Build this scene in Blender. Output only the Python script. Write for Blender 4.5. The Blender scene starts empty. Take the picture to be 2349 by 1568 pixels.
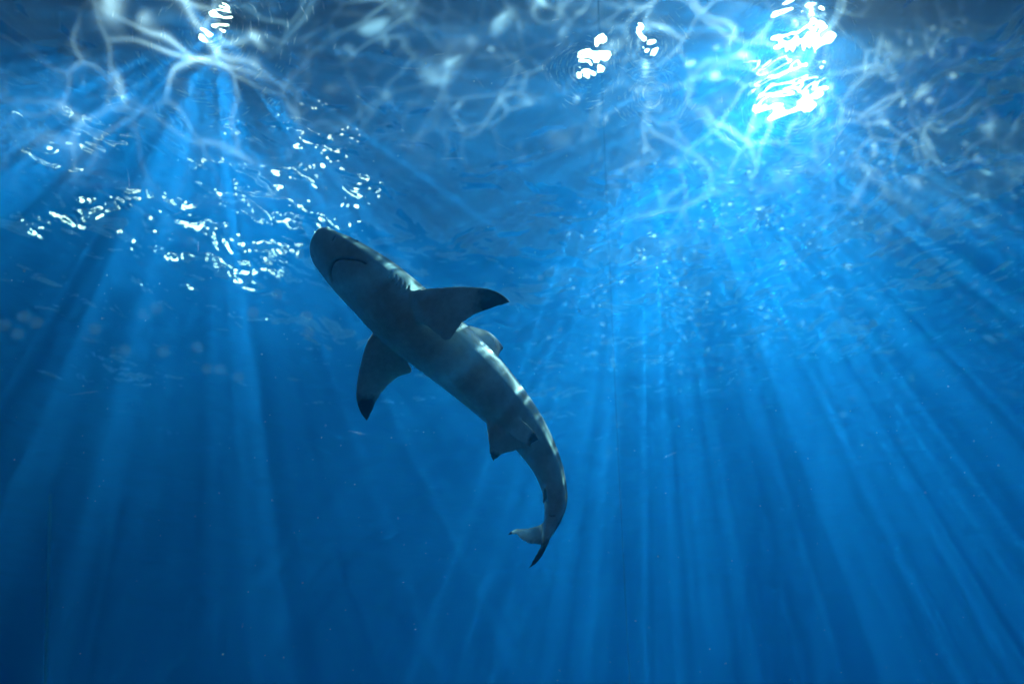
import bpy, bmesh, math, random
from mathutils import Vector, Matrix, noise
from mathutils.kdtree import KDTree
from mathutils.bvhtree import BVHTree

random.seed(7)
sc = bpy.context.scene
col = sc.collection
R = math.radians

# ------------------------------------------------------------------ camera
PITCH = R(35)
LENS = 24.0
cam_data = bpy.data.cameras.new('camera')
cam = bpy.data.objects.new('camera', cam_data)
col.objects.link(cam)
cam.location = (0, 0, 0)
cam.rotation_euler = (R(90) + PITCH, 0, 0)
cam_data.lens = LENS
cam_data.sensor_width = 36
cam_data.clip_start = 0.02
cam_data.clip_end = 400
cam_data.dof.use_dof = True
cam_data.dof.focus_distance = 1.66
cam_data.dof.aperture_fstop = 2.4
cam_data.dof.aperture_blades = 0
sc.camera = cam

CR = Vector((1, 0, 0))
CU = Vector((0, -math.sin(PITCH), math.cos(PITCH)))
CF = Vector((0, math.cos(PITCH), math.sin(PITCH)))
KX = 18.0 / LENS


def at(x, y, d):
    """world point that lies at depth d (metres along the optical axis) behind picture point x, y (2349 x 1568)"""
    nx = (x - 1174.5) / 1174.5 * KX
    ny = (784 - y) / 1174.5 * KX
    return (CF + CR * nx + CU * ny) * d


# ------------------------------------------------------------------ sky, sun, exposure
sc.view_settings.view_transform = 'Standard'
sc.view_settings.look = 'None'
sc.view_settings.gamma = 1
sc.view_settings.exposure = 0.15
sc.cycles.use_denoising = True
try:
    sc.cycles.denoiser = 'OPENIMAGEDENOISE'
except Exception:
    pass
sc.cycles.max_bounces = 10
sc.cycles.volume_bounces = 2
sc.cycles.transparent_max_bounces = 12
sc.cycles.transmission_bounces = 8
sc.cycles.diffuse_bounces = 2
sc.cycles.glossy_bounces = 4
sc.cycles.caustics_reflective = True
sc.cycles.caustics_refractive = True
sc.cycles.sample_clamp_indirect = 6
sc.cycles.blur_glossy = 0.0
sc.cycles.use_adaptive_sampling = False

SURF = 3.0            # height of the water surface over the lens

world = bpy.data.worlds.new('World')
sc.world = world
world.use_nodes = True
wn = world.node_tree.nodes
sky = wn.new('ShaderNodeTexSky')
sky.sky_type = 'NISHITA'
sky.sun_disc = False
sky.ozone_density = 4.0
sky.dust_density = .2
sky.air_density = 1.6
SUN_DIR = at(1800, 60, 1).normalized()
sky.sun_elevation = math.asin(SUN_DIR.z)
sky.sun_rotation = math.atan2(SUN_DIR.x, SUN_DIR.y)
wn['Background'].inputs['Strength'].default_value = 0.011
world.node_tree.links.new(sky.outputs[0], wn['Background'].inputs['Color'])

# ------------------------------------------------------------------ node helper
class NT:
    def __init__(s, tree):
        s.t = tree
        tree.nodes.clear()

    def n(s, kind, ins=None, **props):
        nd = s.t.nodes.new(kind)
        for k, v in props.items():
            setattr(nd, k, v)
        for k, v in (ins or {}).items():
            sk = nd.inputs[k]
            if isinstance(v, bpy.types.NodeSocket):
                s.t.links.new(v, sk)
            else:
                sk.default_value = v
        return nd

    def m(s, op, a, b=None, c=None, clamp=False):
        ins = {0: a}
        if b is not None: ins[1] = b
        if c is not None: ins[2] = c
        return s.n('ShaderNodeMath', ins, operation=op, use_clamp=clamp).outputs[0]


def caustic(nt, vec, scale, sharp, warp=0.45, off=0.0, ns=2.2):
    """thin bright crossing lines of a focused light net, as a value round 0 to 1"""
    nz = nt.n('ShaderNodeTexNoise', {'Vector': vec, 'Scale': scale * ns * .4, 'Detail': 2.0, 'Roughness': .5}, noise_dimensions='3D')
    w = nt.n('ShaderNodeVectorMath', {0: nz.outputs['Color'], 1: (.5, .5, .5)}, operation='SUBTRACT').outputs[0]
    w = nt.n('ShaderNodeVectorMath', {0: w, 'Scale': warp / scale * 2.2}, operation='SCALE').outputs[0]
    v = nt.n('ShaderNodeVectorMath', {0: vec, 1: w}, operation='ADD').outputs[0]
    v = nt.n('ShaderNodeVectorMath', {0: v, 1: (off, off * .7, 0)}, operation='ADD').outputs[0]
    vo = nt.n('ShaderNodeTexVoronoi', {'Vector': v, 'Scale': scale}, voronoi_dimensions='2D', feature='DISTANCE_TO_EDGE')
    d = vo.outputs['Distance']
    e = nt.m('MULTIPLY', d, -sharp)
    return nt.m('EXPONENT', e)


def spot(name, loc, aim, power, color, scale, off, cone=150, base=.0, net_gain=2.2, dots=1.0, fine_scale=46, fine_gain=2.0, radius=.004, gain=1.0):
    L = bpy.data.lights.new(name, 'SPOT')
    L.energy = power
    L.color = color
    L.spot_size = R(cone)
    L.spot_blend = 1.0
    L.shadow_soft_size = radius
    o = bpy.data.objects.new(name, L)
    col.objects.link(o)
    o.location = loc
    o.rotation_euler = (Vector(loc) - Vector(aim)).to_track_quat('Z', 'Y').to_euler()
    L.use_nodes = True
    nt = NT(L.node_tree)
    tc = nt.n('ShaderNodeTexCoord').outputs['Normal']
    sp = nt.n('ShaderNodeSeparateXYZ', {0: tc})
    z = nt.m('MAXIMUM', nt.m('ABSOLUTE', sp.outputs[2]), .08)
    u = nt.m('DIVIDE', sp.outputs[0], z)
    v = nt.m('DIVIDE', sp.outputs[1], z)
    uv = nt.n('ShaderNodeCombineXYZ', {0: u, 1: v, 2: off}).outputs[0]
    net = caustic(nt, uv, scale * .45, 22, off=off)
    wz = nt.n('ShaderNodeTexNoise', {'Vector': uv, 'Scale': scale * 1.6, 'Detail': 2.0}).outputs['Color']
    wz = nt.n('ShaderNodeVectorMath', {0: wz, 'Scale': .7 / scale}, operation='SCALE').outputs[0]
    uw = nt.n('ShaderNodeVectorMath', {0: uv, 1: wz}, operation='ADD').outputs[0]
    s = nt.m('MULTIPLY', net, net_gain)
    for q, (sf_, k, g_) in enumerate(((1.0, 10.0, 40.0), (2.8, 9.0, 30.0))):
        vo = nt.n('ShaderNodeTexVoronoi', {'Vector': uw, 'Scale': scale * sf_}, voronoi_dimensions='2D', feature='F1')
        d2 = nt.m('MULTIPLY', nt.m('POWER', nt.m('MULTIPLY', vo.outputs['Distance'], k), 2.0), -1.0)
        rnd = nt.m('POWER', nt.n('ShaderNodeSeparateColor', {0: vo.outputs['Color']}).outputs[0], 2.8)
        s = nt.m('ADD', s, nt.m('MULTIPLY', nt.m('MULTIPLY', nt.m('EXPONENT', d2), rnd), g_ * dots))
    fine = caustic(nt, uv, fine_scale, 46, off=off + 1.7, warp=.8, ns=1.3)
    fine2 = caustic(nt, uv, fine_scale * .6, 44, off=off + 4.9, warp=.9, ns=1.6)
    fz = nt.n('ShaderNodeTexNoise', {'Vector': uv, 'Scale': fine_scale * .5, 'Detail': 2.0}).outputs[0]
    fz = nt.m('MULTIPLY', nt.m('POWER', nt.m('MAXIMUM', nt.m('SUBTRACT', fz, .25), 0.0), 2.0), 12.0)
    fine = nt.m('MULTIPLY', nt.m('ADD', fine, fine2), fz)
    s = nt.m('ADD', s, nt.m('MULTIPLY', fine, fine_gain))
    big = nt.n('ShaderNodeTexNoise', {'Vector': uv, 'Scale': scale * .3, 'Detail': 2.0}).outputs[0]
    big = nt.m('MULTIPLY', nt.m('SUBTRACT', big, .34, clamp=True), 5.0)
    s = nt.m('ADD', nt.m('MULTIPLY', nt.m('MULTIPLY', s, big), gain), base)
    em = nt.n('ShaderNodeEmission', {'Color': (*color, 1), 'Strength': s})
    out = nt.n('ShaderNodeOutputLight', {0: em.outputs[0]})
    L.color = (1, 1, 1)
    return o


def under(x, y, gap):
    d = at(x, y, 1)
    return d * ((SURF - gap) / d.z)


LAMPS = {
    'left': at(485, 65, 5.2),
    'middle': at(1475, 60, 4.7),
    'right': at(1900, 70, 3.6),
}


def tag(o, label=None, cat=None, group=None, kind=None):
    if label: o['label'] = label
    if cat: o['category'] = cat
    if group: o['group'] = group
    if kind: o['kind'] = kind
    return o


def mat(name):
    m = bpy.data.materials.new(name)
    m.use_nodes = True
    return m, NT(m.node_tree)


def mesh_obj(name, verts, faces, material=None, parent=None, smooth=True):
    me = bpy.data.meshes.new(name)
    me.from_pydata([tuple(v) for v in verts], [], faces)
    me.update()
    if smooth:
        me.polygons.foreach_set('use_smooth', [True] * len(me.polygons))
    if material: me.materials.append(material)
    o = bpy.data.objects.new(name, me)
    col.objects.link(o)
    if parent: o.parent = parent
    return o


POW = 190000
spot('lamp_beam', LAMPS['left'], at(450, 640, 3.0), POW * .145, (.84, .91, 1), 15, 11.3, cone=95, net_gain=1.8, dots=3.0, fine_scale=44, fine_gain=34.0)
spot('lamp_beam', LAMPS['middle'], at(1850, 930, 4.5), POW * .92, (.80, .94, 1), 14, 6.1, cone=125, net_gain=1.8, dots=3.2, fine_scale=26, fine_gain=7.0, base=.25)
spot('lamp_beam', LAMPS['right'], at(1170, 870, 1.66), POW * .37, (.88, .97, 1), 26, 2.9, cone=50, net_gain=1.5, dots=1.0, fine_scale=44, fine_gain=13.0, base=.55)

# ------------------------------------------------------------------ body of water
m, nt = mat('clear_blue_water')
vol = nt.n('ShaderNodeVolumePrincipled', {'Color': (.007, .137, .34, 1), 'Density': .38, 'Anisotropy': .42,
                                           'Absorption Color': (.0, .49, .80, 1)})
nt.n('ShaderNodeOutputMaterial', {'Volume': vol.outputs[0]})


def box(name, lo, hi, material):
    x0, y0, z0 = lo; x1, y1, z1 = hi
    v = [(x0, y0, z0), (x1, y0, z0), (x1, y1, z0), (x0, y1, z0), (x0, y0, z1), (x1, y0, z1), (x1, y1, z1), (x0, y1, z1)]
    f = [(3, 2, 1, 0), (4, 5, 6, 7), (0, 1, 5, 4), (1, 2, 6, 5), (2, 3, 7, 6), (3, 0, 4, 7)]
    return mesh_obj(name, v, f, material, smooth=False)


PANE = 1.1            # distance from the lens to the acrylic


def pane_y(z):
    return (PANE - CF.z * z) / CF.y


ZT, ZB = SURF - .17, -3.3
hv = [(-26, pane_y(ZB), ZB), (26, pane_y(ZB), ZB), (26, 30, ZB), (-26, 30, ZB), (-26, pane_y(ZT), ZT), (26, pane_y(ZT), ZT), (26, 30, ZT), (-26, 30, ZT)]
hf = [(3, 2, 1, 0), (4, 5, 6, 7), (0, 1, 5, 4), (1, 2, 6, 5), (2, 3, 7, 6), (3, 0, 4, 7)]
haze = mesh_obj('haze', hv, hf, m, smooth=False)
tag(haze, 'blue hazy water filling the tank around the shark', kind='stuff')

m, nt = mat('tank_paint')
nz = nt.n('ShaderNodeTexNoise', {'Scale': .6, 'Detail': 5.0}).outputs[0]
cr = nt.n('ShaderNodeMix', {0: nz, 6: (.03, .14, .26, 1), 7: (.05, .2, .33, 1)}, data_type='RGBA').outputs[2]
b = nt.n('ShaderNodeBsdfDiffuse', {'Color': cr})
nt.n('ShaderNodeOutputMaterial', {0: b.outputs[0]})
m_bounce, nt = mat('pale_bounce_floor')
nz = nt.n('ShaderNodeTexNoise', {'Scale': 1.4, 'Detail': 6.0}).outputs[0]
cr = nt.n('ShaderNodeMix', {0: nz, 6: (.42, .40, .33, 1), 7: (.62, .60, .52, 1)}, data_type='RGBA').outputs[2]
b = nt.n('ShaderNodeBsdfDiffuse', {'Color': cr})
nt.n('ShaderNodeOutputMaterial', {0: b.outputs[0]})
fl = box('floor', (-25, 2.8, -2.3), (25, 28, -1.9), m_bounce)  # unseen bed, raised and made pale to bounce light onto the shark's belly
tag(fl, kind='structure')
wl = box('tank_wall', (-25, 27, -1.89), (25, 27.5, SURF - .2), m)
tag(wl, kind='structure')

# ------------------------------------------------------------------ water surface
def surf_h(x, y):
    p = Vector((x * .55, y * .55, 1.3))
    h = noise.noise(p) * .10
    h += noise.noise(Vector((x * 1.5, y * 1.9, 7.1))) * .045
    h += noise.noise(Vector((x * 3.6, y * 4.2, 2.1))) * .016
    return h


X0, X1, Y0, Y1 = -24.0, 24.0, -6.0, 26.9
xs = [X0 + (X1 - X0) * i / 480 for i in range(481)]
ys = [Y0]
while ys[-1] < Y1: ys.append(ys[-1] + .055 + max(0, ys[-1] - 4) * .008)
ys[-1] = Y1
verts = [(x, y, SURF + surf_h(x, y)) for y in ys for x in xs]
W = len(xs)
faces = [(j * W + i, j * W + i + 1, (j + 1) * W + i + 1, (j + 1) * W + i) for j in range(len(ys) - 1) for i in range(W - 1)]
m, nt = mat('rippled_water_surface')
co = nt.n('ShaderNodeNewGeometry').outputs['Position']
n1 = nt.n('ShaderNodeTexNoise', {'Vector': co, 'Scale': 4.0, 'Detail': 2.3, 'Roughness': .5, 'Distortion': .4}).outputs[0]
bmp = nt.n('ShaderNodeBump', {'Height': n1, 'Strength': 1.0, 'Distance': .05}).outputs[0]
rf = nt.n('ShaderNodeBsdfGlass', {'Color': (.90, .98, 1, 1), 'Roughness': 0.02, 'IOR': 1.33, 'Normal': bmp})
tr = nt.n('ShaderNodeBsdfTransparent', {'Color': (1, 1, 1, 1)})
tl = nt.n('ShaderNodeBsdfTranslucent', {'Color': (.8, .9, .95, 1)})
mx = nt.n('ShaderNodeMixShader', {0: .0041, 1: rf.outputs[0], 2: tr.outputs[0]})
rr = nt.n('ShaderNodeBsdfRefraction', {'Color': (1, 1, 1, 1), 'Roughness': 1.0, 'IOR': 1.42})
mx3 = nt.n('ShaderNodeMixShader', {0: .6, 1: rr.outputs[0], 2: tl.outputs[0]})
mx2 = nt.n('ShaderNodeMixShader', {0: .00002, 1: mx.outputs[0], 2: mx3.outputs[0]})
nt.n('ShaderNodeOutputMaterial', {0: mx2.outputs[0]})
ws = mesh_obj('water_surface', verts, faces, m)
tag(ws, kind='structure')


# ------------------------------------------------------------------ acrylic panels in front of the water
m_clear, nt = mat('clear_acrylic')
tr = nt.n('ShaderNodeBsdfTransparent', {'Color': (.985, .99, .99, 1)})
nt.n('ShaderNodeOutputMaterial', {0: tr.outputs[0]})
m_joint, nt = mat('bonded_joint')
g1 = nt.n('ShaderNodeBsdfPrincipled', {'Base Color': (.06, .10, .13, 1), 'Roughness': .5, 'Specular IOR Level': .1})
g2 = nt.n('ShaderNodeBsdfTranslucent', {'Color': (.10, .16, .2, 1)})
g3 = nt.n('ShaderNodeMixShader', {0: .6, 1: g1.outputs[0], 2: g2.outputs[0]})
g3 = nt.n('ShaderNodeMixShader', {0: .87, 1: g3.outputs[0], 2: nt.n('ShaderNodeBsdfTransparent').outputs[0]})
nt.n('ShaderNodeOutputMaterial', {0: g3.outputs[0]})
SEAM = [(1368, -300), (1372, 0), (1385, 300), (1400, 640), (1416, 1000), (1436, 1400), (1462, 1900)]


def seam_x(y):
    for (xa, ya), (xb, yb) in zip(SEAM, SEAM[1:]):
        if y <= yb: return xa + (xb - xa) * (y - ya) / (yb - ya)
    return SEAM[-1][0]


def slab(name, left):
    v, f = [], []
    n_ = 24
    for q in range(n_ + 1):
        y = -300 + 2200 * q / n_
        xs_ = (-400, seam_x(y) - 1.5) if left else (seam_x(y) + 1.5, 2750)
        for d in (PANE - .045, PANE - .006):
            for x in xs_: v.append(at(x, y, 1) * d)
    for q in range(n_):
        a_ = q * 4
        f += [(a_, a_ + 1, a_ + 5, a_ + 4), (a_ + 2, a_ + 6, a_ + 7, a_ + 3), (a_, a_ + 4, a_ + 6, a_ + 2), (a_ + 1, a_ + 3, a_ + 7, a_ + 5)]
    f += [(0, 2, 3, 1), (n_ * 4, n_ * 4 + 1, n_ * 4 + 3, n_ * 4 + 2)]
    return mesh_obj(name, v, f, m_clear, smooth=False)


pl = tag(slab('acrylic_panel', True), 'clear acrylic viewing panel to the left of the thin joint line', 'window panel')
pr = tag(slab('acrylic_panel', False), 'clear acrylic viewing panel to the right of the thin joint line', 'window panel')
v, f = [], []
n_ = 60
for q in range(n_ + 1):
    y = -300 + 2200 * q / n_
    for k in range(6):
        an = k * math.pi / 3
        v.append(at(seam_x(y), y, PANE - .012) + CR * math.cos(an) * .0004 + CF * math.sin(an) * .004)
for q in range(n_):
    for k in range(6):
        f.append((q * 6 + k, q * 6 + (k + 1) % 6, q * 6 + 6 + (k + 1) % 6, q * 6 + 6 + k))
jo = mesh_obj('panel_joint', v, f, m_joint)
tag(jo, 'thin pale bonded joint running top to bottom between the two acrylic panels', 'panel joint')

# scratched sheet added over the panel tops to show the light web and haze
def light_web_mat(amount):
    m, nt = mat('light_web_acrylic')
    gp = nt.n('ShaderNodeNewGeometry').outputs['Position']
    nz = nt.n('ShaderNodeTexNoise', {'Vector': gp, 'Scale': 3.0, 'Detail': 4.0}).outputs[0]
    sp_ = nt.n('ShaderNodeSeparateXYZ', {0: nt.n('ShaderNodeTexCoord').outputs['UV']})
    ed = nt.m('ADD', sp_.outputs[1], nt.m('MULTIPLY', nt.m('SUBTRACT', nz, .5), .7))
    fade = nt.n('ShaderNodeMapRange', {0: ed, 1: .0, 2: .75, 3: 0.0, 4: 1.0}, interpolation_type='SMOOTHSTEP').outputs[0]
    tr = nt.n('ShaderNodeBsdfTransparent', {'Color': (1, 1, 1, 1)})
    tl = nt.n('ShaderNodeBsdfTranslucent', {'Color': (.66, .80, .97, 1)})
    rr = nt.n('ShaderNodeBsdfRefraction', {'Color': (1, 1, 1, 1), 'Roughness': 1.0, 'IOR': 1.42})
    a1 = nt.n('ShaderNodeMixShader', {0: .30, 1: tl.outputs[0], 2: rr.outputs[0]})
    a2 = nt.n('ShaderNodeMixShader', {0: nt.m('MULTIPLY', fade, amount), 1: tr.outputs[0], 2: a1.outputs[0]})
    nt.n('ShaderNodeOutputMaterial', {0: a2.outputs[0]})
    return m


def film(name, left, parent):
    m = light_web_mat(.13 if left else .13)
    v, f, uv = [], [], []
    n_ = 24
    for q in range(n_ + 1):
        y = -300 + (780 if left else 1000) * q / n_
        a_, b_ = (-400, seam_x(y) - 1.5) if left else (seam_x(y) + 1.5, 2750)
        for x in (a_, b_):
            v.append(at(x, y, PANE - .004)); uv.append((x / 2349, 1 - q / n_))
    for q in range(n_): f.append((q * 2, q * 2 + 1, q * 2 + 3, q * 2 + 2))
    o = mesh_obj(name, v, f, m, parent, smooth=False)
    ul = o.data.uv_layers.new(name='UVMap')
    for lp in o.data.loops: ul.data[lp.index].uv = uv[lp.vertex_index]
    o['kind'] = 'stuff'
    return o


film('light_web_film', True, pl)
film('light_web_film', False, pr)

# ------------------------------------------------------------------ shark
SZ = .72


def sk(x, y, d):
    return at(x, y, d * SZ) if d != 1 else at(x, y, 1)


def cr_interp(pts, n):
    """Catmull-Rom through tuples of numbers, n steps per span"""
    out = []
    P = [pts[0]] + list(pts) + [pts[-1]]
    for i in range(1, len(P) - 2):
        for k in range(n):
            t = k / n
            out.append([.5 * ((2 * b) + (-a + c) * t + (2 * a - 5 * b + 4 * c - d) * t * t + (-a + 3 * b - 3 * c + d) * t ** 3)
                        for a, b, c, d in zip(P[i - 1], P[i], P[i + 1], P[i + 2])])
    out.append(list(pts[-1]))
    return out


# centre, half width, depth, height over width of the body seen from below, snout to tail root
ST = [(718, 543, 3, 2.335, .55), (720, 545, 15, 2.335, .55), (724, 548, 26, 2.335, .55), (732, 556, 39, 2.332, .56), (742, 566, 46, 2.33, .58),
      (754, 578, 51, 2.33, .62), (783, 602, 61, 2.325, .70), (822, 634, 70, 2.32, .78), (862, 667, 76, 2.315, .84), (905, 707, 80, 2.31, .90),
      (955, 750, 80, 2.305, .95), (1006, 792, 77, 2.30, .98), (1087, 862, 70, 2.29, 1.0), (1150, 925, 61, 2.285, 1.0), (1195, 975, 52, 2.28, 1.0),
      (1226, 1018, 44, 2.275, 1.0), (1250, 1060, 37, 2.27, 1.0), (1266, 1102, 31.5, 2.265, 1.0), (1274, 1146, 27.5, 2.25, 1.0), (1269, 1182, 21.5, 2.235, 1.0),
      (1262, 1206, 14, 2.215, 1.3), (1254, 1226, 9, 2.20, 1.9), (1247, 1238, 4, 2.19, 2.0)]
UR = (CR * .70 + CU * .71).normalized()
D0 = (CF * .68 + UR * .73).normalized()
MPP = KX / 1174.5      # metres per picture unit at depth 1
rings = cr_interp(ST, 6)
cen = [sk(r[0], r[1], r[3]) for r in rings]
sv, sf = [], []
NS = 40
frames = []
for i, r in enumerate(rings):
    T = (cen[min(i + 1, len(cen) - 1)] - cen[max(i - 1, 0)]).normalized()
    D = (D0 - T * D0.dot(T)).normalized()
    L = T.cross(D).normalized()
    if L.dot(UR) < 0: L = -L
    hw = max(r[2], 1) * MPP * r[3] * SZ / math.sqrt(.46 + .50 * min(r[4], 1) ** 2)
    frames.append((cen[i], T, D, L, hw, hw * r[4]))
    for k in range(NS):
        a = 2 * math.pi * k / NS
        ca, sa = math.cos(a), math.sin(a)
        hgt = hw * r[4]
        if sa < 0: hgt *= .86            # flatter belly than back
        sv.append(cen[i] + L * (ca * hw) + D * (sa * hgt))
for i in range(len(rings) - 1):
    for k in range(NS):
        a, b = i * NS + k, i * NS + (k + 1) % NS
        sf.append((a, b, b + NS, a + NS))
sv.append(cen[0]); c0 = len(sv) - 1
sv.append(cen[-1]); c1 = len(sv) - 1
for k in range(NS):
    sf.append((c0, (k + 1) % NS, k))
    q = (len(rings) - 1) * NS
    sf.append((c1, q + k, q + (k + 1) % NS))


def fin(rows, thick, n=6, nc=18, bow=0.0):
    """rows: (leading x, y, depth, trailing x, y, depth) from root to tip; adds a closed lens-shaped blade"""
    rr = cr_interp(rows, n)
    base = len(sv)
    A = [sk(r[0], r[1], r[2]) for r in rr]
    B = [sk(r[3], r[4], r[5]) for r in rr]
    m_ = len(rr)
    for i in range(m_):
        j0, j1 = max(i - 1, 0), min(i + 1, m_ - 1)
        span = (A[j1] + B[j1] - A[j0] - B[j0])
        ch = (B[i] - A[i])
        nrm = span.cross(ch)
        nrm = nrm.normalized() if nrm.length > 1e-9 else CF
        f = 1 - i / (m_ - 1)
        th = thick * SZ * (.28 + .72 * f)
        for k in range(nc):
            a = 2 * math.pi * k / nc
            u = .5 - .5 * math.cos(a)
            prof = math.sin(a) * (1.25 - .75 * u) * .5
            sv.append(A[i].lerp(B[i], u) + nrm * (prof * th + bow * math.sin(math.pi * u) * ch.length))
    for i in range(m_ - 1):
        for k in range(nc):
            a, b = base + i * nc + k, base + i * nc + (k + 1) % nc
            sf.append((a, b, b + nc, a + nc))
    sf.append(tuple(base + k for k in reversed(range(nc))))
    sf.append(tuple(base + (m_ - 1) * nc + k for k in range(nc)))


# right-hand pectoral fin, towards the upper right of the picture
fin([(925, 668, 2.24, 945, 742, 2.22), (962, 663, 2.20, 975, 748, 2.165), (1000, 659, 2.175, 1000, 768, 2.15), (1030, 656.5, 2.155, 1026, 784, 2.135),
     (1055, 655.5, 2.14, 1044, 766, 2.125), (1080, 656, 2.12, 1056, 747, 2.115), (1105, 658, 2.10, 1080, 729, 2.10), (1130, 663, 2.08, 1112, 715, 2.08), (1152, 674, 2.055, 1141, 705, 2.06), (1173, 692, 2.035, 1172, 693.5, 2.035)], .040)
# left-hand pectoral fin, pointing down
fin([(870, 745, 2.34, 940, 800, 2.33), (850, 768, 2.36, 938, 828, 2.35), (838, 790, 2.37, 948, 852, 2.365), (829, 820, 2.385, 932, 860, 2.38),
     (822, 848, 2.40, 918, 864, 2.395), (818, 872, 2.41, 903, 875, 2.405), (816, 896, 2.42, 887, 889, 2.415), (817, 920, 2.43, 868, 916, 2.43), (825, 945, 2.44, 855, 943, 2.44), (841, 966, 2.445, 843, 966, 2.445)], .040)
# pelvic fins
fin([(1112, 955, 2.245, 1165, 980, 2.235), (1114, 975, 2.245, 1178, 998, 2.225), (1117, 1000, 2.25, 1190, 1015, 2.22), (1119, 1020, 2.255, 1199, 1032, 2.225),
     (1121, 1036, 2.26, 1183, 1036, 2.23), (1124, 1048, 2.262, 1157, 1042, 2.245), (1130, 1060, 2.265, 1132, 1059, 2.265)], .016)
fin([(1160, 935, 2.27, 1150, 985, 2.27), (1184, 950, 2.215, 1166, 996, 2.215), (1203, 964, 2.185, 1186, 1012, 2.18), (1216, 976, 2.165, 1212, 1028, 2.155),
     (1226, 988, 2.15, 1221, 1019, 2.145), (1233, 999, 2.135, 1230, 1014, 2.135), (1240, 1012, 2.12, 1238, 1013, 2.12)], .013)
# first dorsal fin, on the far side of the back
fin([(1045, 745, 2.37, 1130, 845, 2.37), (1072, 745, 2.40, 1140, 830, 2.40), (1092, 750, 2.42, 1147, 816, 2.42), (1112, 756, 2.435, 1150, 808, 2.435),
     (1130, 767, 2.45, 1151, 807, 2.45), (1146, 783, 2.46, 1153, 805, 2.46), (1156, 797, 2.465, 1155, 800, 2.465)], .030)
# second dorsal fin
fin([(1268, 1030, 2.30, 1284, 1082, 2.29), (1280, 1042, 2.315, 1292, 1085, 2.30), (1289, 1062, 2.325, 1294, 1086, 2.31), (1291, 1070, 2.33, 1294, 1085, 2.325)], .014)
# anal fin
fin([(1254, 1108, 2.24, 1256, 1150, 2.225), (1247, 1118, 2.215, 1251, 1156, 2.20), (1244, 1134, 2.195, 1248, 1160, 2.185), (1245, 1150, 2.18, 1247, 1158, 2.18)], .012)
# tail fin: lower lobe towards the lens, upper lobe away with its notched end
fin([(1274, 1190, 2.22, 1250, 1205, 2.20), (1269, 1216, 2.20, 1243, 1228, 2.19), (1262, 1238, 2.18, 1239, 1247, 2.17), (1252, 1262, 2.155, 1231, 1266, 2.15),
     (1240, 1282, 2.135, 1220, 1283, 2.13), (1225, 1297, 2.12, 1212, 1298, 2.12), (1207, 1306, 2.11, 1208, 1304, 2.11)], .018)
fin([(1254, 1188, 2.23, 1252, 1252, 2.20), (1240, 1200, 2.25, 1240, 1252, 2.19), (1222, 1207, 2.27, 1222, 1250, 2.20), (1204, 1210, 2.29, 1202, 1244, 2.235),
     (1190, 1210, 2.31, 1189, 1234, 2.27), (1184, 1211, 2.318, 1185, 1224, 2.285), (1176, 1214, 2.325, 1180, 1229, 2.30), (1168, 1219, 2.335, 1173, 1229, 2.33), (1162, 1226, 2.34, 1165, 1229, 2.34)], .013)

tmp = mesh_obj('shark_shape', sv, sf)
bm = bmesh.new(); bm.from_mesh(tmp.data)
bmesh.ops.recalc_face_normals(bm, faces=bm.faces)
bm.to_mesh(tmp.data); bm.free()
rm = tmp.modifiers.new('r', 'REMESH'); rm.mode = 'VOXEL'; rm.voxel_size = .0030; rm.adaptivity = 0
sm = tmp.modifiers.new('s', 'CORRECTIVE_SMOOTH'); sm.factor = .5; sm.iterations = 8; sm.use_only_smooth = True
dg = bpy.context.evaluated_depsgraph_get()
me = bpy.data.meshes.new_from_object(tmp.evaluated_get(dg))
bpy.data.objects.remove(tmp)
me.name = 'body'

# grooves and markings, found where picture lines meet the skin
bvh = BVHTree.FromPolygons([v.co for v in me.vertices], [tuple(p.vertices) for p in me.polygons])


def skin(x, y):
    d = sk(x, y, 1).normalized()
    h = bvh.ray_cast(Vector((0, 0, 0)), d)
    return h[0]


def line3(pts, n=6):
    out = []
    for p in cr_interp(pts, n):
        h = skin(*p)
        if h: out.append(h)
    return out


def kd_of(points):
    kd = KDTree(len(points))
    for i, p in enumerate(points): kd.insert(p, i)
    kd.balance()
    return kd


mouth = line3([(838, 603), (827, 597.5), (807, 594.5), (784, 594), (769, 598), (761, 607), (757, 620), (757, 632), (761, 644)], 8)
nostril = line3([(767, 541), (764, 546), (762, 550)], 5) + line3([(716, 585), (719, 590)], 4)
gills = []
for g in range(5):
    x0, y0 = 898 + g * 10, 622 + g * 8.5
    gills += line3([(x0, y0), (x0 - 4, y0 + 8), (x0 - 10, y0 + 15)], 5)
notch = line3([(1260, 1181), (1266, 1183.5), (1272, 1182)], 5)
grooves = [(kd_of(mouth), .0095, .009, .96), (kd_of(nostril), .008, .005, .85), (kd_of(gills), .004, .0028, .45), (kd_of(notch), .006, .003, .8)]
tips = [(sk(1172, 693, 2.035), .120), (sk(842, 966, 2.445), .098), (sk(1129, 1062, 2.265), .046), (sk(1240, 1012, 2.12), .052),
        (sk(1156, 797, 2.465), .050), (sk(1207, 1306, 2.11), .115), (sk(1163, 1226, 2.34), .03)]
fr_kd = kd_of([f[0] for f in frames])
vn = [v.normal.copy() for v in me.vertices]
colattr = me.color_attributes.new('skin_colour', 'FLOAT_COLOR', 'POINT')
BELLY = Vector((.60, .77, .74)); BACK = Vector((.115, .125, .12)); BLACK = Vector((.008, .008, .011))
cols = []
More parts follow.
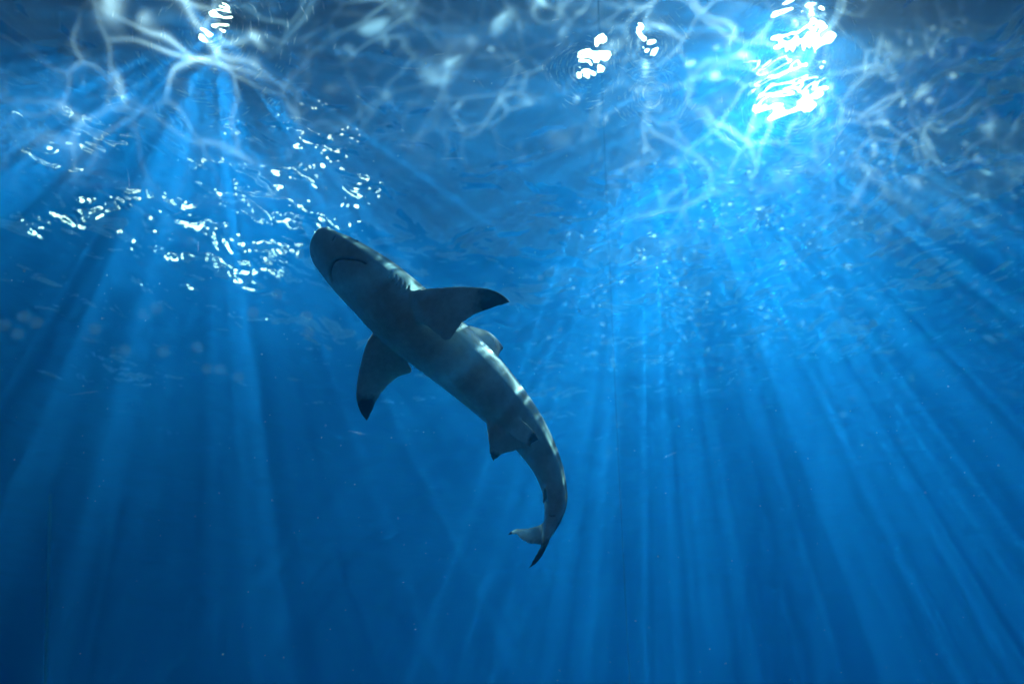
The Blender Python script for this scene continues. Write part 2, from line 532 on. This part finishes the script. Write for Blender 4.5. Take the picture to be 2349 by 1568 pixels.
for i, v in enumerate(me.vertices):
    p = v.co.copy()
    fi = fr_kd.find(p)[1]
    c, T, D, L, hw, hh = frames[fi]
    q = (p - c)
    s = max(-1.6, min(1.6, q.dot(D) / max(hh, .01)))
    wob = noise.noise(p * 9) * .16 + noise.noise(p * 40) * .05
    f = max(0.0, min(1.0, (s - .12 + wob) / .28))
    if (q - T * q.dot(T)).length > max(hw, hh) * 1.12 or fi > len(frames) - 10:
        f = max(0.0, min(1.0, .5 + vn[i].dot(D0) * 2.2))      # fins: pale below, dark above
    f = f * f * (3 - 2 * f)
    cc = BELLY.lerp(BACK, f)
    cc = cc * (1 + .22 * noise.noise(p * 22) + .14 * noise.noise(p * 70) + .10 * noise.noise(p * 190))
    k = 0.0
    for tp, rad in tips:
        dd = (p - tp).length / (rad * SZ) + noise.noise(p * 60) * .10 + noise.noise(p * 170) * .07
        k = max(k, max(0.0, min(1.0, (1.12 - dd) / .30)))
    if (q - T * q.dot(T)).length < hw * 1.12 and fi < len(frames) - 8: k = 0.0
    cc = cc.lerp(BLACK, k)
    for kd, w, dep, dark in grooves:
        w *= SZ; dep *= SZ
        dist = kd.find(p)[2]
        if dist < w * 2.5:
            g = math.exp(-(dist / (w * .55)) ** 2)
            v.co -= vn[i] * dep * g
            cc = cc.lerp(Vector((.01, .012, .014)), dark * math.exp(-(dist / (w * .38)) ** 2))
    cols += [cc.x, cc.y, cc.z, 1]
colattr.data.foreach_set('color', cols)
me.polygons.foreach_set('use_smooth', [True] * len(me.polygons))

m, nt = mat('shark_skin')
at_ = nt.n('ShaderNodeAttribute', attribute_name='skin_colour').outputs['Color']
gp = nt.n('ShaderNodeTexCoord').outputs['Object']
nz = nt.n('ShaderNodeTexNoise', {'Vector': gp, 'Scale': 260.0, 'Detail': 3.0}).outputs[0]
bp = nt.n('ShaderNodeBump', {'Height': nz, 'Strength': .12, 'Distance': .002}).outputs[0]
pb = nt.n('ShaderNodeBsdfPrincipled', {'Base Color': at_, 'Roughness': .48, 'Normal': bp, 'Specular IOR Level': .25, 'Subsurface Weight': 0.0})
nt.n('ShaderNodeOutputMaterial', {0: pb.outputs[0]})
me.materials.clear(); me.materials.append(m)

shark = bpy.data.objects.new('shark', None)
col.objects.link(shark)
shark.location = sk(1000, 800, 2.3)
tag(shark, 'grey shark with black fin tips and pale belly gliding below the rippled surface', 'shark')
bpy.context.view_layer.update()


def child(name, me_, parent):
    o = bpy.data.objects.new(name, me_)
    col.objects.link(o)
    o.parent = parent
    o.matrix_parent_inverse = parent.matrix_world.inverted()
    return o


body = child('body', me, shark)


def ball(name, loc, r, material, parent, squash=None):
    bm = bmesh.new()
    bmesh.ops.create_uvsphere(bm, u_segments=20, v_segments=12, radius=r)
    e = bpy.data.meshes.new(name); bm.to_mesh(e); bm.free()
    e.polygons.foreach_set('use_smooth', [True] * len(e.polygons))
    e.materials.append(material)
    o = bpy.data.objects.new(name, e); col.objects.link(o)
    o.location = loc
    if parent:
        o.parent = parent
        o.matrix_parent_inverse = Matrix.Translation(parent.location).inverted()
    return o


m_eye, nt = mat('eye')
pb = nt.n('ShaderNodeBsdfPrincipled', {'Base Color': (.01, .012, .015, 1), 'Roughness': .12})
nt.n('ShaderNodeOutputMaterial', {0: pb.outputs[0]})
pe = skin(819, 553)
if pe:
    ball('eye', pe + CF * .004 - UR * .004, .0065, m_eye, shark)

# ------------------------------------------------------------------ floodlights over the water
m_house, nt = mat('dark_metal')
pb = nt.n('ShaderNodeBsdfPrincipled', {'Base Color': (.03, .03, .035, 1), 'Roughness': .5, 'Metallic': .6})
nt.n('ShaderNodeOutputMaterial', {0: pb.outputs[0]})


def lit(name, color, strength):
    m_, nt = mat(name)
    em = nt.n('ShaderNodeEmission', {'Color': (*color, 1), 'Strength': strength})
    nt.n('ShaderNodeOutputMaterial', {0: em.outputs[0]})
    return m_


m_lens = lit('lit_lens', (1, .86, .62), 13)


def over(x, y, h):
    """place h metres beyond the calm surface on the sight line that the water bends out into the air"""
    d = at(x, y, 1).normalized()
    p = d * (SURF / d.z)
    hor = Vector((d.x, d.y, 0))
    s_ = min(.985, hor.length * 1.33)
    hor.normalize()
    return p + (hor * s_ + Vector((0, 0, math.sqrt(1 - s_ * s_)))) * h, p


def floodlight(x, y, h, w, l, label, group, material=None):
    """a lamp head with a glowing front, facing the spot of water it is seen through"""
    pos, tgt = over(x, y, h)
    root = bpy.data.objects.new('floodlight', None)
    col.objects.link(root)
    root.location = pos
    root.rotation_euler = (tgt - pos).to_track_quat('-Z', 'Y').to_euler()
    tag(root, label, 'floodlight', group)
    bm = bmesh.new()
    bmesh.ops.create_cube(bm, size=1)
    bmesh.ops.scale(bm, vec=(w + .04, l + .04, .08), verts=bm.verts)
    bmesh.ops.translate(bm, vec=(0, 0, .05), verts=bm.verts)
    bmesh.ops.bevel(bm, geom=bm.edges[:], offset=.012, segments=2, affect='EDGES')
    e = bpy.data.meshes.new('housing'); bm.to_mesh(e); bm.free(); e.materials.append(m_house)
    o = bpy.data.objects.new('housing', e); col.objects.link(o); o.parent = root
    n_ = 24
    ex = .6 if max(w, l) > .2 else 1.0
    v = [(math.copysign(abs(math.cos(2 * math.pi * k / n_)) ** ex, math.cos(2 * math.pi * k / n_)) * w / 2, math.copysign(abs(math.sin(2 * math.pi * k / n_)) ** ex, math.sin(2 * math.pi * k / n_)) * l / 2, z)
         for z in (.008, -.004) for k in range(n_)]
    f = [tuple(range(n_, 2 * n_))[::-1]] + [(k, (k + 1) % n_, n_ + (k + 1) % n_, n_ + k) for k in range(n_)]
    o = mesh_obj('lens', v, f, material or m_lens, root, smooth=False)
    return root


floodlight(1845, 100, .8, .32, .10, 'wide bright floodlight glaring through the ripples at upper right, the higher of the two', 'floodlights over the tank')
floodlight(1815, 255, .8, .34, .09, 'wide bright floodlight glaring through the ripples at upper right, the lower of the two', 'floodlights over the tank')
floodlight(1480, 110, 1.2, .09, .24, 'narrow upright floodlight glare just right of the panel joint', 'floodlights over the tank')
floodlight(1360, 160, 1.2, .13, .16, 'round floodlight glare crossed by the panel joint', 'floodlights over the tank')
floodlight(485, 65, 1.5, .12, .12, 'single bright floodlight at the centre of the star of light at upper left', 'floodlights over the tank')
rl = random.Random(3)
ORD = ['leftmost', 'second', 'third', 'fourth', 'fifth', 'sixth', 'seventh', 'eighth', 'ninth', 'tenth', 'eleventh', 'twelfth', 'thirteenth', 'fourteenth',
       'fifteenth', 'sixteenth', 'seventeenth', 'eighteenth', 'nineteenth', 'twentieth', 'twenty-first', 'rightmost']
row = sorted((150 + 600 * k / 21 + rl.uniform(-50, 50), 400 + 190 * rl.uniform(0, 1) * (.4 + k / 21 * .6)) for k in range(22))
for k, (x_, y_) in enumerate(row):  # extra lamps, invented to scatter glints over the left of the surface
    w_ = ORD[k] if k in (0, 21) else ORD[k] + ' from the left'
    floodlight(x_, y_, 2.6, .10, .10, 'small round floodlight glittering through the ripples, ' + w_ + ' of its row', 'row of small floodlights')

# ------------------------------------------------------------------ fine scratches on the acrylic, most laid as arcs that draw rings of glare
m, nt = mat('scratch_and_glare')
tl = nt.n('ShaderNodeBsdfTranslucent', {'Color': (.9, .93, .95, 1)})
nt.n('ShaderNodeOutputMaterial', {0: tl.outputs[0]})
rs = random.Random(5)


def scratches_and_glare(parent, centres, straight, xr):
    v, f = [], []

    def stroke(pts, w):
        b0 = len(v)
        for i_, (x, y) in enumerate(pts):
            x2, y2 = pts[min(i_ + 1, len(pts) - 1)]; x1, y1 = pts[max(i_ - 1, 0)]
            l_ = math.hypot(x2 - x1, y2 - y1) or 1
            t = w * math.sin(math.pi * (i_ + .5) / len(pts))
            nx, ny = -(y2 - y1) / l_ * t, (x2 - x1) / l_ * t
            v.append(at(x + nx, y + ny, PANE - .0025)); v.append(at(x - nx, y - ny, PANE - .0025))
        for i_ in range(len(pts) - 1):
            k_ = b0 + i_ * 2
            f.append((k_, k_ + 1, k_ + 3, k_ + 2))

    for cx, cy, r0, r1, n_ in centres:
        for q in range(n_):
            r = r0 + (r1 - r0) * rs.random() ** 1.3
            a0 = rs.uniform(0, 6.283); da = rs.uniform(.1, .5) * 60 / r
            ex = rs.uniform(.8, 1.25)
            stroke([(cx + math.cos(a0 + da * t / 6) * r * ex, cy + math.sin(a0 + da * t / 6) * r / ex) for t in range(7)], rs.uniform(.10, .32))
    for q in range(straight):
        x, y = rs.uniform(*xr), rs.uniform(0, 1500) if rs.random() < .18 else rs.uniform(0, 420)
        a0 = rs.uniform(-.5, .4) + (1.3 if rs.random() < .25 else 0); l_ = rs.uniform(8, 70)
        cv = rs.uniform(-.004, .004)
        stroke([(x + math.cos(a0 + cv * l_ * t / 5) * l_ * t / 5, y + math.sin(a0 + cv * l_ * t / 5) * l_ * t / 5) for t in range(6)], rs.uniform(.05, .14))
    o = mesh_obj('scratches_and_glare', v, f, m, parent, smooth=False)
    o['kind'] = 'stuff'


scratches_and_glare(pl, [(485, 65, 25, 260, 330), (1340, 160, 20, 90, 120)], 34, (0, 1330))
scratches_and_glare(pr, [(1840, 120, 45, 170, 300), (1815, 240, 45, 160, 280), (1490, 110, 20, 100, 150), (1495, 215, 20, 90, 130)], 34, (1420, 2330))

# thin pipe far down in the dark at the left
m, nt = mat('weathered_pipe')
nz = nt.n('ShaderNodeTexNoise', {'Scale': 6.0, 'Detail': 4.0}).outputs[0]
cc_ = nt.n('ShaderNodeMix', {0: nz, 6: (.22, .28, .16, 1), 7: (.36, .42, .26, 1)}, data_type='RGBA').outputs[2]
b = nt.n('ShaderNodeBsdfDiffuse', {'Color': cc_})
nt.n('ShaderNodeOutputMaterial', {0: b.outputs[0]})
v, f = [], []
for q in range(31):
    p = at(116 - 14 * q / 30, 1130 + 500 * q / 30, 6.2)
    for k in range(10):
        an = k * math.pi / 5
        v.append(p + Vector((math.cos(an) * .014, math.sin(an) * .014, 0)))
for q in range(30):
    for k in range(10): f.append((q * 10 + k, q * 10 + (k + 1) % 10, q * 10 + 10 + (k + 1) % 10, q * 10 + 10 + k))
f += [tuple(range(9, -1, -1)), tuple(range(300, 310))]
tag(mesh_obj('pipe', v, f, m), 'thin pale upright pipe in the dark water at lower left', 'pipe')

# ------------------------------------------------------------------ specks drifting in the water
m, nt = mat('pale_speck')
b = nt.n('ShaderNodeBsdfDiffuse', {'Color': (.7, .72, .7, 1)})
nt.n('ShaderNodeOutputMaterial', {0: b.outputs[0]})
rs = random.Random(11)
v, f = [], []
for k in range(900):
    c = at(rs.uniform(-60, 2400), rs.uniform(-20, 1580), rs.uniform(1.0, 3.4))
    if c.z > SURF - .4: continue
    r = rs.uniform(.0004, .0013)
    ax = [Vector((rs.uniform(.6, 1.5) * r, 0, 0)), Vector((0, rs.uniform(.6, 1.2) * r, 0)), Vector((0, 0, rs.uniform(.5, 1.2) * r))]
    b0 = len(v)
    v += [c + ax[0], c - ax[0], c + ax[1], c - ax[1], c + ax[2], c - ax[2]]
    f += [(b0, b0 + 2, b0 + 4), (b0 + 2, b0 + 1, b0 + 4), (b0 + 1, b0 + 3, b0 + 4), (b0 + 3, b0, b0 + 4),
          (b0 + 2, b0, b0 + 5), (b0 + 1, b0 + 2, b0 + 5), (b0 + 3, b0 + 1, b0 + 5), (b0, b0 + 3, b0 + 5)]
pt = mesh_obj('floating_specks', v, f, m)
tag(pt, 'tiny pale specks drifting in the blue water', kind='stuff')
